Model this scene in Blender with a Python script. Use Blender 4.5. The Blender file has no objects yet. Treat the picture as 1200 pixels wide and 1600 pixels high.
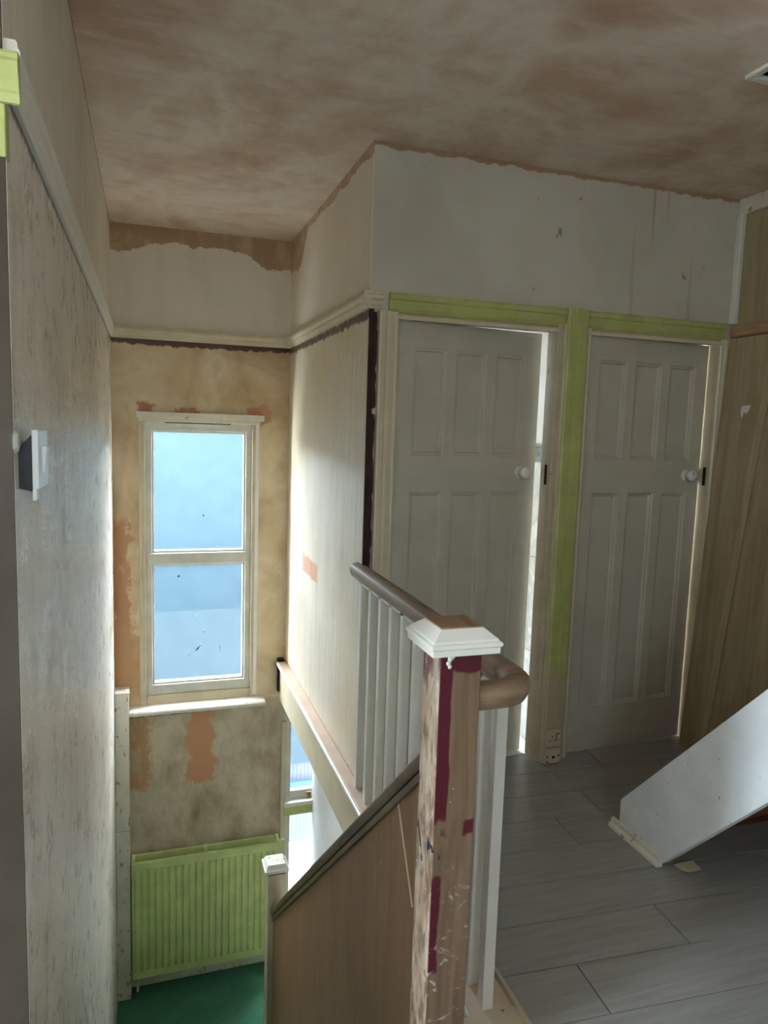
import bpy, bmesh, math, random
from mathutils import Vector, Matrix
random.seed(7)
SC = bpy.context.scene
COL = SC.collection

# ------------------------------------------------------------------ camera, world, light, exposure
CAM_H = 1.5312
RIGHT = Vector((0.94987, -0.31104, 0.03161)); UP = Vector((0.00595, 0.11907, 0.99287)); FWD = Vector((0.31259, 0.94291, -0.11495))
cam_d = bpy.data.cameras.new('camera'); cam = bpy.data.objects.new('camera', cam_d); COL.objects.link(cam)
m3 = Matrix((RIGHT, UP, -FWD)).transposed()
cam.matrix_world = Matrix.Translation((0, 0, CAM_H)) @ m3.to_4x4()
cam_d.sensor_fit = 'VERTICAL'; cam_d.sensor_height = 32.0; cam_d.lens = 32.0 * 1124.25 / 1600
cam_d.clip_start = 0.02
SC.camera = cam

world = bpy.data.worlds.new('sky'); SC.world = world; world.use_nodes = True
wn = world.node_tree; wn.nodes.clear()
sky = wn.nodes.new('ShaderNodeTexSky'); sky.sky_type = 'NISHITA'; sky.sun_disc = False
sky.sun_elevation = math.radians(38); sky.sun_rotation = math.radians(150); sky.air_density = 1.0; sky.dust_density = 3.0
wmix = wn.nodes.new('ShaderNodeMix'); wmix.data_type = 'RGBA'; wmix.inputs[0].default_value = 0.72
wmix.inputs[7].default_value = (0.92, 0.96, 1.0, 1)            # thin bright overcast
wbg = wn.nodes.new('ShaderNodeBackground'); wbg.inputs['Strength'].default_value = 72.0
wout = wn.nodes.new('ShaderNodeOutputWorld')
wsc = wn.nodes.new('ShaderNodeVectorMath'); wsc.operation = 'SCALE'; wsc.inputs['Scale'].default_value = 0.12
wn.links.new(sky.outputs[0], wsc.inputs[0]); wn.links.new(wsc.outputs[0], wmix.inputs[6])
wn.links.new(wmix.outputs[2], wbg.inputs['Color']); wn.links.new(wbg.outputs[0], wout.inputs[0])

SC.view_settings.view_transform = 'Standard'; SC.view_settings.look = 'None'
SC.view_settings.gamma = 1.0; SC.view_settings.exposure = 0.0; SC.view_settings.use_curve_mapping = False
SC.cycles.max_bounces = 10; SC.cycles.diffuse_bounces = 6; SC.cycles.glossy_bounces = 4
SC.cycles.transparent_max_bounces = 12; SC.cycles.sample_clamp_indirect = 8.0

def portal(name, loc, rot, sx, sy):
    """sampling portal lying in a window opening: it gives off no light of its own"""
    l = bpy.data.lights.new(name, 'AREA'); l.shape = 'RECTANGLE'; l.size = sx; l.size_y = sy
    l.cycles.is_portal = True
    o = bpy.data.objects.new(name, l); COL.objects.link(o); o.location = loc; o.rotation_euler = rot

# ------------------------------------------------------------------ dimensions (metres, landing floor at z = 0)
XL, XR, XA, XW = -0.195, 0.857, 0.813, 2.692
YB, YD, YK = 4.558, 2.855, -1.7
ZC, ZRT, ZRB = 2.657, 2.078, 2.010
ZH = -2.12                # half landing
XU = 1.056                # wall of the lower flight
PORTALS = [('portal_stair', (.305, YB - .02, .68), (math.radians(-90), 0, 0), .62, 1.7),
           ('portal_rear', (.25, YK - .06, 1.91), (math.radians(90), 0, 0), .64, .24),
           ('portal_lower', (1.03, YB - .01, -1.16), (math.radians(-90), 0, 0), .3, 1.6),
           ('portal_bathroom', (1.38, 4.69, 1.4), (math.radians(-90), 0, 0), .75, 1.5),
           ('portal_bedroom', (2.88, 4.69, 1.6), (math.radians(-90), 0, 0), 1.9, .7),
           ('portal_side_room', (-3.0, .525, 1.4), (0, math.radians(-90), 0), 1.8, .75)]
for q in PORTALS: portal(*q)

# ------------------------------------------------------------------ helpers: nodes
def lin(c):
    return tuple(((v / 255) / 12.92 if v / 255 <= .04045 else ((v / 255 + .055) / 1.055) ** 2.4) for v in c) + (1.0,)

class B:
    def __init__(s, name):
        s.m = bpy.data.materials.new(name); s.m.use_nodes = True; s.t = s.m.node_tree
        s.bs = s.t.nodes['Principled BSDF']; s._pos = None; s._xyz = None
    def n(s, typ, **kw):
        x = s.t.nodes.new(typ)
        for k, v in kw.items(): setattr(x, k, v)
        return x
    def put(s, inp, v):
        if hasattr(v, 'links') or isinstance(v, bpy.types.NodeSocket): s.t.links.new(v, inp)
        else: inp.default_value = v
    def pos(s):
        if s._pos is None: s._pos = s.n('ShaderNodeNewGeometry').outputs['Position']
        return s._pos
    def obj(s):
        return s.n('ShaderNodeTexCoord').outputs['Object']
    def xyz(s):
        if s._xyz is None:
            x = s.n('ShaderNodeSeparateXYZ'); s.t.links.new(s.pos(), x.inputs[0]); s._xyz = x.outputs
        return s._xyz
    def op(s, o, a, b=0.0, c=None):
        x = s.n('ShaderNodeMath', operation=o); s.put(x.inputs[0], a); s.put(x.inputs[1], b)
        if c is not None: s.put(x.inputs[2], c)
        return x.outputs[0]
    def add(s, a, b): return s.op('ADD', a, b)
    def mul(s, a, b): return s.op('MULTIPLY', a, b)
    def sub(s, a, b): return s.op('SUBTRACT', a, b)
    def mx(s, a, b): return s.op('MAXIMUM', a, b)
    def noise(s, scale=1.0, vec=(1, 1, 1), detail=4.0, rough=.55, dist=0.0, off=(0, 0, 0), src=None):
        mp = s.n('ShaderNodeMapping'); mp.inputs['Scale'].default_value = vec; mp.inputs['Location'].default_value = off
        s.t.links.new(src or s.pos(), mp.inputs[0])
        x = s.n('ShaderNodeTexNoise'); x.inputs['Scale'].default_value = scale; x.inputs['Detail'].default_value = detail
        x.inputs['Roughness'].default_value = rough; x.inputs['Distortion'].default_value = dist
        s.t.links.new(mp.outputs[0], x.inputs['Vector']); return x.outputs['Fac']
    def step(s, v, lo, hi):
        x = s.n('ShaderNodeMapRange', interpolation_type='SMOOTHSTEP'); s.put(x.inputs['Value'], v)
        s.put(x.inputs['From Min'], lo); s.put(x.inputs['From Max'], hi); return x.outputs['Result']
    def band(s, v, lo, hi, soft=.01):
        return s.mul(s.step(v, lo - soft, lo + soft), s.sub(1.0, s.step(v, hi - soft, hi + soft)))
    def mix(s, f, a, b):
        x = s.n('ShaderNodeMix', data_type='RGBA'); s.put(x.inputs[0], f)
        s.put(x.inputs[6], lin(a) if isinstance(a, tuple) else a); s.put(x.inputs[7], lin(b) if isinstance(b, tuple) else b)
        return x.outputs[2]
    def ramp(s, f, stops):
        x = s.n('ShaderNodeValToRGB'); s.t.links.new(f, x.inputs[0]); cr = x.color_ramp
        while len(cr.elements) < len(stops): cr.elements.new(.5)
        for e, (p, c) in zip(cr.elements, stops): e.position = p; e.color = lin(c)
        return x.outputs[0]
    def done(s, color, rough=.6, bump=None, bstr=.3, bdist=.004, metal=0.0, spec=.5):
        s.put(s.bs.inputs['Base Color'], lin(color) if isinstance(color, tuple) else color)
        s.put(s.bs.inputs['Roughness'], rough); s.bs.inputs['Metallic'].default_value = metal
        s.bs.inputs['Specular IOR Level'].default_value = spec
        if bump is not None:
            x = s.n('ShaderNodeBump'); x.inputs['Strength'].default_value = bstr; x.inputs['Distance'].default_value = bdist
            s.t.links.new(bump, x.inputs['Height']); s.t.links.new(x.outputs[0], s.bs.inputs['Normal'])
        return s.m

MAT = {}
def paint(name, c, rough=.4, var=10, chips=None, chipc=(110, 84, 60), seed=0, spec=.5):
    """gloss or eggshell paint with slight mottling and optional chips through to the wood"""
    b = B(name); n1 = b.noise(7, detail=5, off=(seed, 0, 0)); d = tuple(max(0, v - var) for v in c)
    col = b.mix(b.step(n1, .3, .7), d, c)
    if chips:
        n2 = b.noise(38, vec=(1, 1, .45), detail=5, off=(seed, 3, 1)); k = b.step(n2, chips, chips + .015)
        col = b.mix(k, col, chipc)
    n3 = b.noise(60, detail=3)
    MAT[name] = b.done(col, rough, n3, .12, .002, spec=spec); return MAT[name]

def m_ceiling():
    b = B('pink_skim_plaster'); x, y, z = b.xyz()
    n1 = b.noise(1.4, vec=(1, .8, 1), detail=7, rough=.62, dist=.25); n2 = b.noise(4, vec=(.4, 1.3, 1), detail=8, rough=.68, dist=.3); n3 = b.noise(20, vec=(.3, 1, 1), detail=6, rough=.65)
    c = b.ramp(n1, [(.36, (190, 156, 132)), (.46, (212, 188, 168)), (.54, (228, 212, 196)), (.66, (202, 170, 146))])
    c = b.mix(b.mul(b.step(n2, .50, .66), .4), c, (234, 220, 206))
    c = b.mix(b.mul(b.step(n2, .46, .34), .3), c, (186, 148, 122))
    c = b.mix(b.mul(b.step(n3, .56, .72), .18), c, (182, 144, 118))
    return b.done(c, b.add(.5, b.mul(n2, .25)), b.add(n2, n3), .3, .006)

def streaks(b, seed=0, s=1.0):
    return b.noise(26 * s, vec=(1, 1, .07), detail=6, rough=.65, dist=.4, off=(seed, 0, 0)), b.noise(1.6, detail=5, off=(0, seed, 2))

def m_left():
    b = B('scraped_grey_plaster'); x, y, z = b.xyz()
    st = b.noise(16, vec=(1, .55, .6), detail=9, rough=.8, dist=.6); big = b.noise(1.5, vec=(1, 1, .6), detail=5, off=(0, 3, 2))
    fine = b.noise(60, vec=(1, .6, .8), detail=6, rough=.75, dist=.4); sw = b.noise(5, vec=(1, 1.3, .5), detail=5, dist=1.5, off=(6, 0, 0))
    c = b.ramp(big, [(.3, (192, 180, 164)), (.45, (212, 204, 190)), (.6, (224, 218, 207)), (.76, (200, 188, 170))])
    c = b.mix(b.mul(b.step(sw, .50, .66), .5), c, (168, 152, 134))
    c = b.mix(b.mul(b.step(st, .53, .66), .6), c, (238, 234, 226))
    c = b.mix(b.mul(b.step(st, .46, .36), .28), c, (166, 150, 132))
    c = b.mix(b.mul(b.step(fine, .55, .66), .35), c, (240, 237, 230))
    up = b.step(z, ZRB + .01, ZRB + .03)
    c = b.mix(b.mul(up, .6), c, (222, 212, 194))
    gouge = b.step(b.noise(13, vec=(1, .7, 1.2), detail=2, off=(4, 4, 4)), .77, .785)
    c = b.mix(b.mul(gouge, .8), c, (88, 78, 66))
    fr = b.band(b.add(z, b.mul(b.noise(30, vec=(1, 1, 0.3)), .035)), ZRB + .004, ZRB + .02, .006)
    c = b.mix(b.mul(fr, .9), c, (74, 24, 30))
    ob = b.band(b.add(y, b.mul(b.noise(9), .05)), YB - .012, YB + .2, .008)
    c = b.mix(b.mul(ob, b.band(z, -.1, 1.0, .2)), c, (196, 140, 96))
    ce = b.step(b.add(z, b.mul(b.sub(b.noise(14, vec=(1, 1, .5)), .5), .03)), ZC - .014, ZC - .008); c = b.mix(ce, c, (140, 96, 70))
    r = b.add(.22, b.mul(b.step(st, .35, .7), .3)); r = b.add(r, b.mul(up, .25))
    return b.done(c, r, b.add(b.mul(st, .5), b.mul(fine, .5)), .6, .006)

def m_back():
    b = B('stripped_ochre_plaster'); x, y, z = b.xyz()
    n1 = b.noise(2.2, detail=6, dist=.6); n2 = b.noise(6, vec=(1, 1, .6), detail=9, rough=.66, off=(3, 0, 1)); st, _ = streaks(b, 5)
    e = b.mul(b.sub(b.noise(9, detail=7, rough=.65, off=(1, 8, 0)), .5), .26)       # edge wobble
    xe = b.add(x, e); ze = b.add(z, e)
    c = b.ramp(n1, [(.32, (178, 152, 116)), (.46, (204, 182, 146)), (.58, (220, 202, 170)), (.74, (192, 168, 130))])
    c = b.mix(b.mul(b.step(n2, .5, .72), .55), c, (168, 138, 104))
    # grey scraped area under the sill
    low = b.sub(1.0, b.step(z, -.34, -.22))
    g = b.ramp(n2, [(.30, (136, 118, 96)), (.46, (172, 158, 134)), (.58, (196, 185, 164)), (.76, (152, 134, 108))])
    c = b.mix(b.mul(low, .85), c, g)
    # raw patches beside and over the window
    c = b.mix(b.mul(b.band(xe, .24, .41, .012), b.band(ze, -.78, -.27, .012)), c, (188, 138, 102))
    lp = b.mul(b.sub(1.0, b.step(b.add(xe, b.mul(z, .02)), -.10, -.085)), b.band(ze, -.1, .95, .05))
    c = b.mix(b.mul(lp, b.step(n2, .36, .46)), c, (176, 132, 92))
    l2 = b.mul(b.sub(1.0, b.step(b.sub(xe, b.mul(b.sub(.3, z), .22)), -.08, -.06)), b.band(ze, -.16, .3, .05))
    c = b.mix(b.mul(l2, .8), c, (184, 144, 102))
    l3 = b.mul(b.sub(1.0, b.step(xe, -.02, .03)), b.band(ze, -.78, -.28, .02))
    c = b.mix(b.mul(l3, b.step(n2, .42, .5)), c, (172, 136, 96))
    for (a0, a1, z0, z1) in ((-.06, .06, 1.585, 1.66), (.6, .72, 1.555, 1.65), (.14, .36, 1.585, 1.615)):
        c = b.mix(b.mul(b.band(b.add(x, b.mul(e, .9)), a0, a1, .01), b.band(b.add(z, b.mul(b.add(e, b.mul(b.noise(14, detail=5), .08)), .6)), z0, z1 + .01, .008)), c, (182, 130, 102))
    # white distemper above the rail, flaked off along the ceiling
    up = b.step(z, ZRB + .02, ZRB + .03)
    w = b.mix(b.mul(b.step(b.noise(3, vec=(3, 1, .8), detail=4), .5, .7), .5), (225, 216, 201), (212, 201, 180))
    drop = b.add(b.mul(b.step(x, .1, -.16), .075), b.mul(b.step(x, .52, .72), .085))
    zz = b.add(b.add(z, drop), b.mul(e, .45))
    w = b.mix(b.step(zz, ZC - .093, ZC - .087), w, b.mix(b.step(n2, .45, .6), (168, 138, 106), (188, 160, 124)))
    c = b.mix(up, c, w)
    fr = b.band(b.add(z, b.mul(b.noise(22, vec=(1, 1, .3), detail=6, rough=.7), .07)), ZRB + .004, ZRB + .05, .005)
    c = b.mix(b.mul(fr, .92), c, (66, 20, 26))
    sl = b.mul(b.band(b.add(z, b.mul(b.noise(30), .03)), -.29, -.262, .004), b.band(xe, -.15, .24, .02))
    c = b.mix(b.mul(sl, .9), c, (96, 22, 36))
    sp = b.mul(b.step(b.noise(70, detail=3), .66, .69), b.mul(l3, .9)); c = b.mix(sp, c, (70, 52, 36))
    return b.done(c, .62, b.add(n2, b.mul(st, .4)), .3, .006)

def m_return():
    b = B('return_wall_plaster'); x, y, z = b.xyz()
    st, big = streaks(b, 9); e = b.mul(b.sub(b.noise(7, detail=5, off=(2, 3, 0)), .5), .22)
    c = b.ramp(big, [(.28, (212, 198, 172)), (.5, (226, 216, 195)), (.75, (215, 202, 177))])
    c = b.mix(b.mul(b.step(st, .5, .62), .5), c, (238, 232, 218))
    c = b.mix(b.mul(b.step(st, .47, .36), .45), c, (192, 176, 148))
    c = b.mix(b.mul(b.step(b.noise(1.1, detail=4, off=(3, 1, 6)), .48, .62), .4), c, (226, 206, 164))
    c = b.mix(b.mul(b.mul(b.band(b.add(y, b.mul(e, .3)), 3.68, 4.05, .015), b.band(b.add(z, b.mul(e, .2)), .70, .80, .006)), b.step(b.noise(9, off=(0, 2, 5)), .36, .46)), c, (208, 156, 128))
    up = b.step(z, ZRB + .03, ZRB + .04)
    w = b.mix(b.mul(b.step(b.noise(3, detail=4), .5, .75), .5), (234, 225, 208), (221, 209, 188))
    drop = b.mul(b.step(y, 4.05, 4.3), .16)
    w = b.mix(b.step(b.add(b.add(z, drop), b.mul(e, .5)), ZC - .045, ZC - .04), w, b.mix(b.step(b.noise(9), .45, .6), (186, 159, 131), (206, 180, 147)))
    w = b.mix(b.step(b.noise(16, vec=(1, 1, .5), detail=2, off=(9, 4, 4)), .74, .75), w, (86, 70, 56))
    c = b.mix(up, c, w)
    fr = b.band(b.add(z, b.mul(b.noise(30, vec=(1, 1, .3)), .06)), ZRB - .008, ZRB + .03, .006)
    c = b.mix(b.mul(fr, .9), c, (74, 22, 30))
    fl = b.band(b.add(z, b.mul(b.noise(40), .02)), -.02, .022, .003); c = b.mix(b.mul(fl, .8), c, (179, 131, 121))
    r = b.add(.28, b.mul(b.step(st, .35, .7), .3)); r = b.add(r, b.mul(up, .3))
    sc2 = b.noise(60, vec=(1, 1, .3), detail=6, rough=.75, dist=.4)
    c = b.mix(b.mul(b.step(sc2, .56, .66), .35), c, (244, 240, 230)); c = b.mix(b.mul(b.step(sc2, .42, .34), .22), c, (186, 166, 134))
    return b.done(c, r, b.add(st, sc2), .6, .006)

def m_doorwall():
    b = B('offwhite_wall_paint'); x, y, z = b.xyz()
    n1 = b.noise(2.0, detail=4); n2 = b.noise(12, detail=4); dr = b.noise(40, vec=(1, 1, .03), detail=3)
    c = b.mix(b.step(n1, .35, .7), (206, 200, 186), (190, 184, 168))
    c = b.mix(b.mul(b.step(dr, .57, .66), b.mul(b.band(x, 2.10, 2.42, .08), .6)), c, (146, 132, 108))
    c = b.mix(b.mul(b.step(b.noise(9, vec=(1, 1, .7), off=(7, 1, 2), detail=3), .7, .73), .7), c, (120, 108, 88))
    top = b.step(b.add(z, b.mul(b.sub(b.noise(14, vec=(1, 1, .4)), .5), .05)), ZC - .02, ZC - .014)
    c = b.mix(top, c, (168, 134, 108))
    return b.done(c, .6, n2, .12, .003)

def m_wood(name, c0, c1, c2, vec=(1, 1, 1), scale=1.0, rough=.45, bs=.12):
    b = B(name); w = b.noise(26 * scale, vec=vec, detail=6, dist=.8); w2 = b.noise(90 * scale, vec=vec, detail=4)
    c = b.ramp(w, [(.3, c0), (.5, c1), (.68, c2)]); c = b.mix(b.mul(b.step(w2, .52, .7), .35), c, c0)
    MAT[name] = b.done(c, rough, w2, bs, .002); return MAT[name]

def m_newel():
    b = B('stripped_newel_wood'); x, y, z = b.xyz()
    w = b.noise(22, vec=(1, 1, .08), detail=6, dist=.8); n = b.noise(16, vec=(1, 1, .4), detail=6); f = b.noise(46, vec=(1, 1, .35), detail=5, dist=.5)
    c = b.ramp(w, [(.3, (98, 76, 56)), (.5, (122, 98, 76)), (.7, (136, 112, 90))])
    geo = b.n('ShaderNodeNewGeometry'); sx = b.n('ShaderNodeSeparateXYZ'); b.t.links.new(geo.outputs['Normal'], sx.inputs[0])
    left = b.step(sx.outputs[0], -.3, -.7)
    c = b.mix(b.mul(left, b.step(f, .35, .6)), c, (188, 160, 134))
    e = b.mul(b.sub(n, .5), .07); xe = b.add(x, b.mul(e, .35)); ze = b.add(z, e)
    mk = b.mul(b.sub(1.0, b.step(xe, .632, .636)), b.band(ze, .66, 1.2, .006))
    mk = b.mx(mk, b.band(b.add(z, b.mul(e, .6)), 1.005, 1.3, .004))
    mk = b.mx(mk, b.mul(b.sub(1.0, b.step(xe, .622, .626)), b.band(ze, .28, .52, .006)))
    mk = b.mx(mk, b.mul(b.sub(1.0, b.step(b.add(xe, b.mul(z, .35)), .672, .678)), b.band(ze, -.3, .13, .004)))
    mk = b.mx(mk, b.mul(b.band(xe, .675, .70, .004), b.band(ze, .615, .645, .004)))
    mk = b.mul(mk, b.sub(1.0, left))
    ml = b.mul(left, b.mx(b.band(b.add(z, b.mul(e, 2.0)), .98, 1.2, .01), b.mul(b.step(n, .60, .64), b.band(z, .6, 1.1, .1))))
    c = b.mix(b.mx(mk, b.mul(ml, .8)), c, (82, 12, 30))
    sm = b.noise(14, vec=(1, 1, 1.5), detail=9, rough=.8, dist=1.2, off=(5, 5, 5))
    wh = b.mul(b.step(sm, .55, .63), b.mul(b.sub(1.0, b.step(z, .50, .62)), .75))
    wh = b.mx(wh, b.mul(b.step(b.noise(55, detail=4, off=(2, 7, 5)), .70, .73), .8))
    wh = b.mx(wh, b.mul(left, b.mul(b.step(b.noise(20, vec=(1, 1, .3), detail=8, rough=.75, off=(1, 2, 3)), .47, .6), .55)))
    c = b.mix(b.mul(wh, .8), c, (222, 212, 196))
    bl = b.mul(b.band(xe, .60, .642, .006), b.band(ze, .50, .64, .02)); c = b.mix(b.mul(bl, b.step(f, .57, .62)), c, (40, 34, 52))
    return b.done(c, b.add(.4, b.mul(f, .3)), b.add(w, f), .3, .003)

def m_lime(name='lime_gloss_paint', zfade=None, c=(186, 192, 118)):
    b = B(name); x, y, z = b.xyz(); n = b.noise(9, detail=5); d = b.noise(3.2, vec=(1, 1, .5), detail=5)
    col = b.mix(b.step(n, .35, .7), tuple(int(v * .92) for v in c), c)
    col = b.mix(b.mul(b.step(d, .5, .7), .45), col, (196, 194, 146))
    if zfade is not None:
        k = b.step(b.add(z, b.mul(b.sub(b.noise(5, vec=(1, 1, .6)), .5), .5)), zfade - .08, zfade + .08)
        col = b.mix(k, (186, 172, 142), col)
    return b.done(col, .42, n, .08, .002)

def m_plank():
    b = B('grey_oak_laminate'); o = b.obj(); oi = b.n('ShaderNodeObjectInfo').outputs['Random']
    v = b.n('ShaderNodeCombineXYZ'); b.put(v.inputs[2], b.mul(oi, 40.0)); va = b.n('ShaderNodeVectorMath', operation='ADD')
    b.t.links.new(o, va.inputs[0]); b.t.links.new(v.outputs[0], va.inputs[1]); s = va.outputs[0]
    g = b.noise(6, vec=(.6, 9, 1), detail=5, dist=.4, src=s); k = b.noise(5, vec=(.55, 1.6, 1), detail=3, src=s)
    c = b.ramp(g, [(.25, (136, 134, 128)), (.5, (148, 146, 140)), (.75, (158, 156, 150))])
    c = b.mix(b.mul(b.step(k, .66, .78), .5), c, (122, 118, 112))
    c = b.mix(b.mul(oi, .18), c, (140, 137, 130))
    return b.done(c, .34, g, .06, .002)

def m_carpet():
    b = B('green_carpet'); n = b.noise(150, detail=3); k = b.noise(4, detail=4)
    c = b.mix(b.step(n, .3, .7), (44, 92, 70), (78, 130, 104)); c = b.mix(b.mul(b.step(k, .45, .7), .35), c, (92, 142, 116))
    return b.done(c, .95, n, .8, .006, spec=.1)

def m_panel():
    b = B('brown_stained_hardboard'); n = b.noise(14, vec=(1, 1, .18), detail=6, dist=.6); k = b.noise(3, detail=4); w = b.noise(26, vec=(1, 2, .5), detail=4, off=(4, 0, 2))
    c = b.ramp(n, [(.3, (128, 95, 68)), (.5, (138, 104, 76)), (.7, (147, 112, 83))]); c = b.mix(b.mul(b.step(k, .5, .75), .4), c, (130, 94, 66))
    c = b.mix(b.mul(b.step(w, .69, .72), .6), c, (186, 164, 138))
    return b.done(c, .5, n, .1, .002)

def m_frost():
    """obscured glass: part of the daylight is scattered by the stippled surface, part goes straight through"""
    m = bpy.data.materials.new('frosted_glass'); m.use_nodes = True; t = m.node_tree; t.nodes.clear()
    out = t.nodes.new('ShaderNodeOutputMaterial'); tr = t.nodes.new('ShaderNodeBsdfTransparent'); tl = t.nodes.new('ShaderNodeBsdfTranslucent')
    gl = t.nodes.new('ShaderNodeBsdfGlossy'); gl.inputs['Roughness'].default_value = .25; gl.inputs['Color'].default_value = (.9, .95, 1, 1)
    geo = t.nodes.new('ShaderNodeNewGeometry')
    no = t.nodes.new('ShaderNodeTexNoise'); no.inputs['Scale'].default_value = 90; no.inputs['Detail'].default_value = 4
    t.links.new(geo.outputs['Position'], no.inputs['Vector'])
    cr = t.nodes.new('ShaderNodeValToRGB'); cr.color_ramp.elements[0].position = .3; cr.color_ramp.elements[1].position = .7
    cr.color_ramp.elements[0].color = (.80, .85, .88, 1); cr.color_ramp.elements[1].color = (.90, .93, .95, 1)
    t.links.new(no.outputs[0], cr.inputs[0])
    tr.inputs['Color'].default_value = (.26, .345, .42, 1); t.links.new(cr.outputs[0], tr.inputs['Color'])
    tl.inputs['Color'].default_value = (.035, .06, .07, 1)
    m1 = t.nodes.new('ShaderNodeMixShader'); m1.inputs[0].default_value = .08; m2 = t.nodes.new('ShaderNodeMixShader'); m2.inputs[0].default_value = .04
    t.links.new(tr.outputs[0], m1.inputs[1]); t.links.new(tl.outputs[0], m1.inputs[2])
    t.links.new(m1.outputs[0], m2.inputs[1]); t.links.new(gl.outputs[0], m2.inputs[2]); t.links.new(m2.outputs[0], out.inputs[0])
    return m

def m_clear(name='clear_glass', tint=(.85, .9, .93, 1)):
    m = bpy.data.materials.new(name); m.use_nodes = True; t = m.node_tree; t.nodes.clear()
    out = t.nodes.new('ShaderNodeOutputMaterial'); tr = t.nodes.new('ShaderNodeBsdfTransparent'); tr.inputs['Color'].default_value = tint
    gl = t.nodes.new('ShaderNodeBsdfGlossy'); gl.inputs['Roughness'].default_value = .02
    mx = t.nodes.new('ShaderNodeMixShader'); mx.inputs[0].default_value = .05
    t.links.new(tr.outputs[0], mx.inputs[1]); t.links.new(gl.outputs[0], mx.inputs[2]); t.links.new(mx.outputs[0], out.inputs[0])
    return m

def m_marble():
    b = B('marbled_white_tile'); n = b.noise(3.5, detail=6, dist=1.6)
    return b.done(b.ramp(n, [(.35, (226, 228, 230)), (.5, (206, 210, 214)), (.56, (236, 238, 238))]), .2)

MAT['ceiling'] = m_ceiling(); MAT['left'] = m_left(); MAT['back'] = m_back(); MAT['return'] = m_return(); MAT['doorwall'] = m_doorwall()
MAT['newel'] = m_newel(); MAT['lime'] = m_lime(); MAT['lime_post'] = m_lime('lime_paint_worn_at_foot', .42); MAT['radiator'] = m_lime('lime_radiator_enamel', None, (206, 220, 148))
MAT['plank'] = m_plank(); MAT['carpet'] = m_carpet(); MAT['panel'] = m_panel(); MAT['frost'] = m_frost(); MAT['glass'] = m_clear(); MAT['marble'] = m_marble()
paint('cream_gloss', (214, 202, 174), .35, 12); paint('cream_worn', (206, 192, 164), .4, 16, .70); paint('white_gloss', (232, 230, 220), .3, 8, .745, (120, 100, 80))
paint('white_worn', (226, 220, 204), .42, 14, .62, (178, 140, 104)); paint('door_white', (196, 190, 174), .38, 8); paint('old_white', (234, 238, 238), .6, 14, .705, (150, 140, 130))
paint('pink_cream', (214, 190, 168), .5, 14); paint('plain_white', (226, 226, 222), .6, 6); paint('upvc', (214, 212, 200), .3, 18, .73, (150, 134, 110))
paint('sill_paint', (232, 226, 212), .45, 20, .64, (170, 148, 122)); paint('black_plastic', (18, 20, 30), .35, 4); paint('hole_dark', (24, 18, 14), .9, 6)
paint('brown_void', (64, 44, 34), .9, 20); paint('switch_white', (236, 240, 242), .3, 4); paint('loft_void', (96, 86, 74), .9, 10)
paint('lilac_wall', (42, 50, 55), .9, 3, spec=0); paint('lilac_sheet', (66, 70, 86), .9, 5, spec=0); paint('pale_blue', (44, 64, 74), .9, 4, spec=0); paint('outside_white', (226, 228, 228), .7, 14)
paint('backdrop_blue', (38, 49, 55), .9, 3, spec=0); paint('shade_brown', (78, 70, 60), .8, 10, spec=.2); paint('mastic', (200, 200, 196), .7, 20); paint('maroon_strip', (50, 26, 26), .6, 24, .63, (120, 88, 66))
paint('grey_mosaic', (126, 132, 136), .25, 40); paint('brass', (150, 120, 60), .4, 10); paint('string_dark', (70, 50, 36), .6, 14, .7, (210, 200, 186))
m_wood('handrail_wood', (108, 90, 72), (138, 118, 98), (152, 132, 112), (1, .12, 1), 1.0, .58)
m_wood('handrail_wood_x', (106, 84, 64), (138, 112, 88), (152, 126, 102), (.12, 1, 1), 1.0, .55)
m_wood('rail_dark', (52, 36, 26), (84, 62, 44), (112, 88, 64), (1, .2, .2), 1.0, .35)
m_wood('cap_wood', (116, 84, 62), (142, 108, 82), (154, 122, 96), (1, .15, 1), 1.0, .45)
m_wood('oak_board', (146, 130, 98), (166, 149, 116), (178, 162, 130), (1, 1, .06), .9, .5)
m_wood('oak_strip', (164, 148, 116), (182, 166, 134), (192, 176, 146), (1, 1, .06), .9, .5)
m_wood('bare_wood', (150, 118, 80), (178, 146, 104), (196, 166, 124), (1, .1, 1), 1.0, .55)
m_wood('tread_wood', (52, 26, 16), (86, 46, 28), (108, 62, 40), (.12, 1, 1), 1.0, .4)

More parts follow.
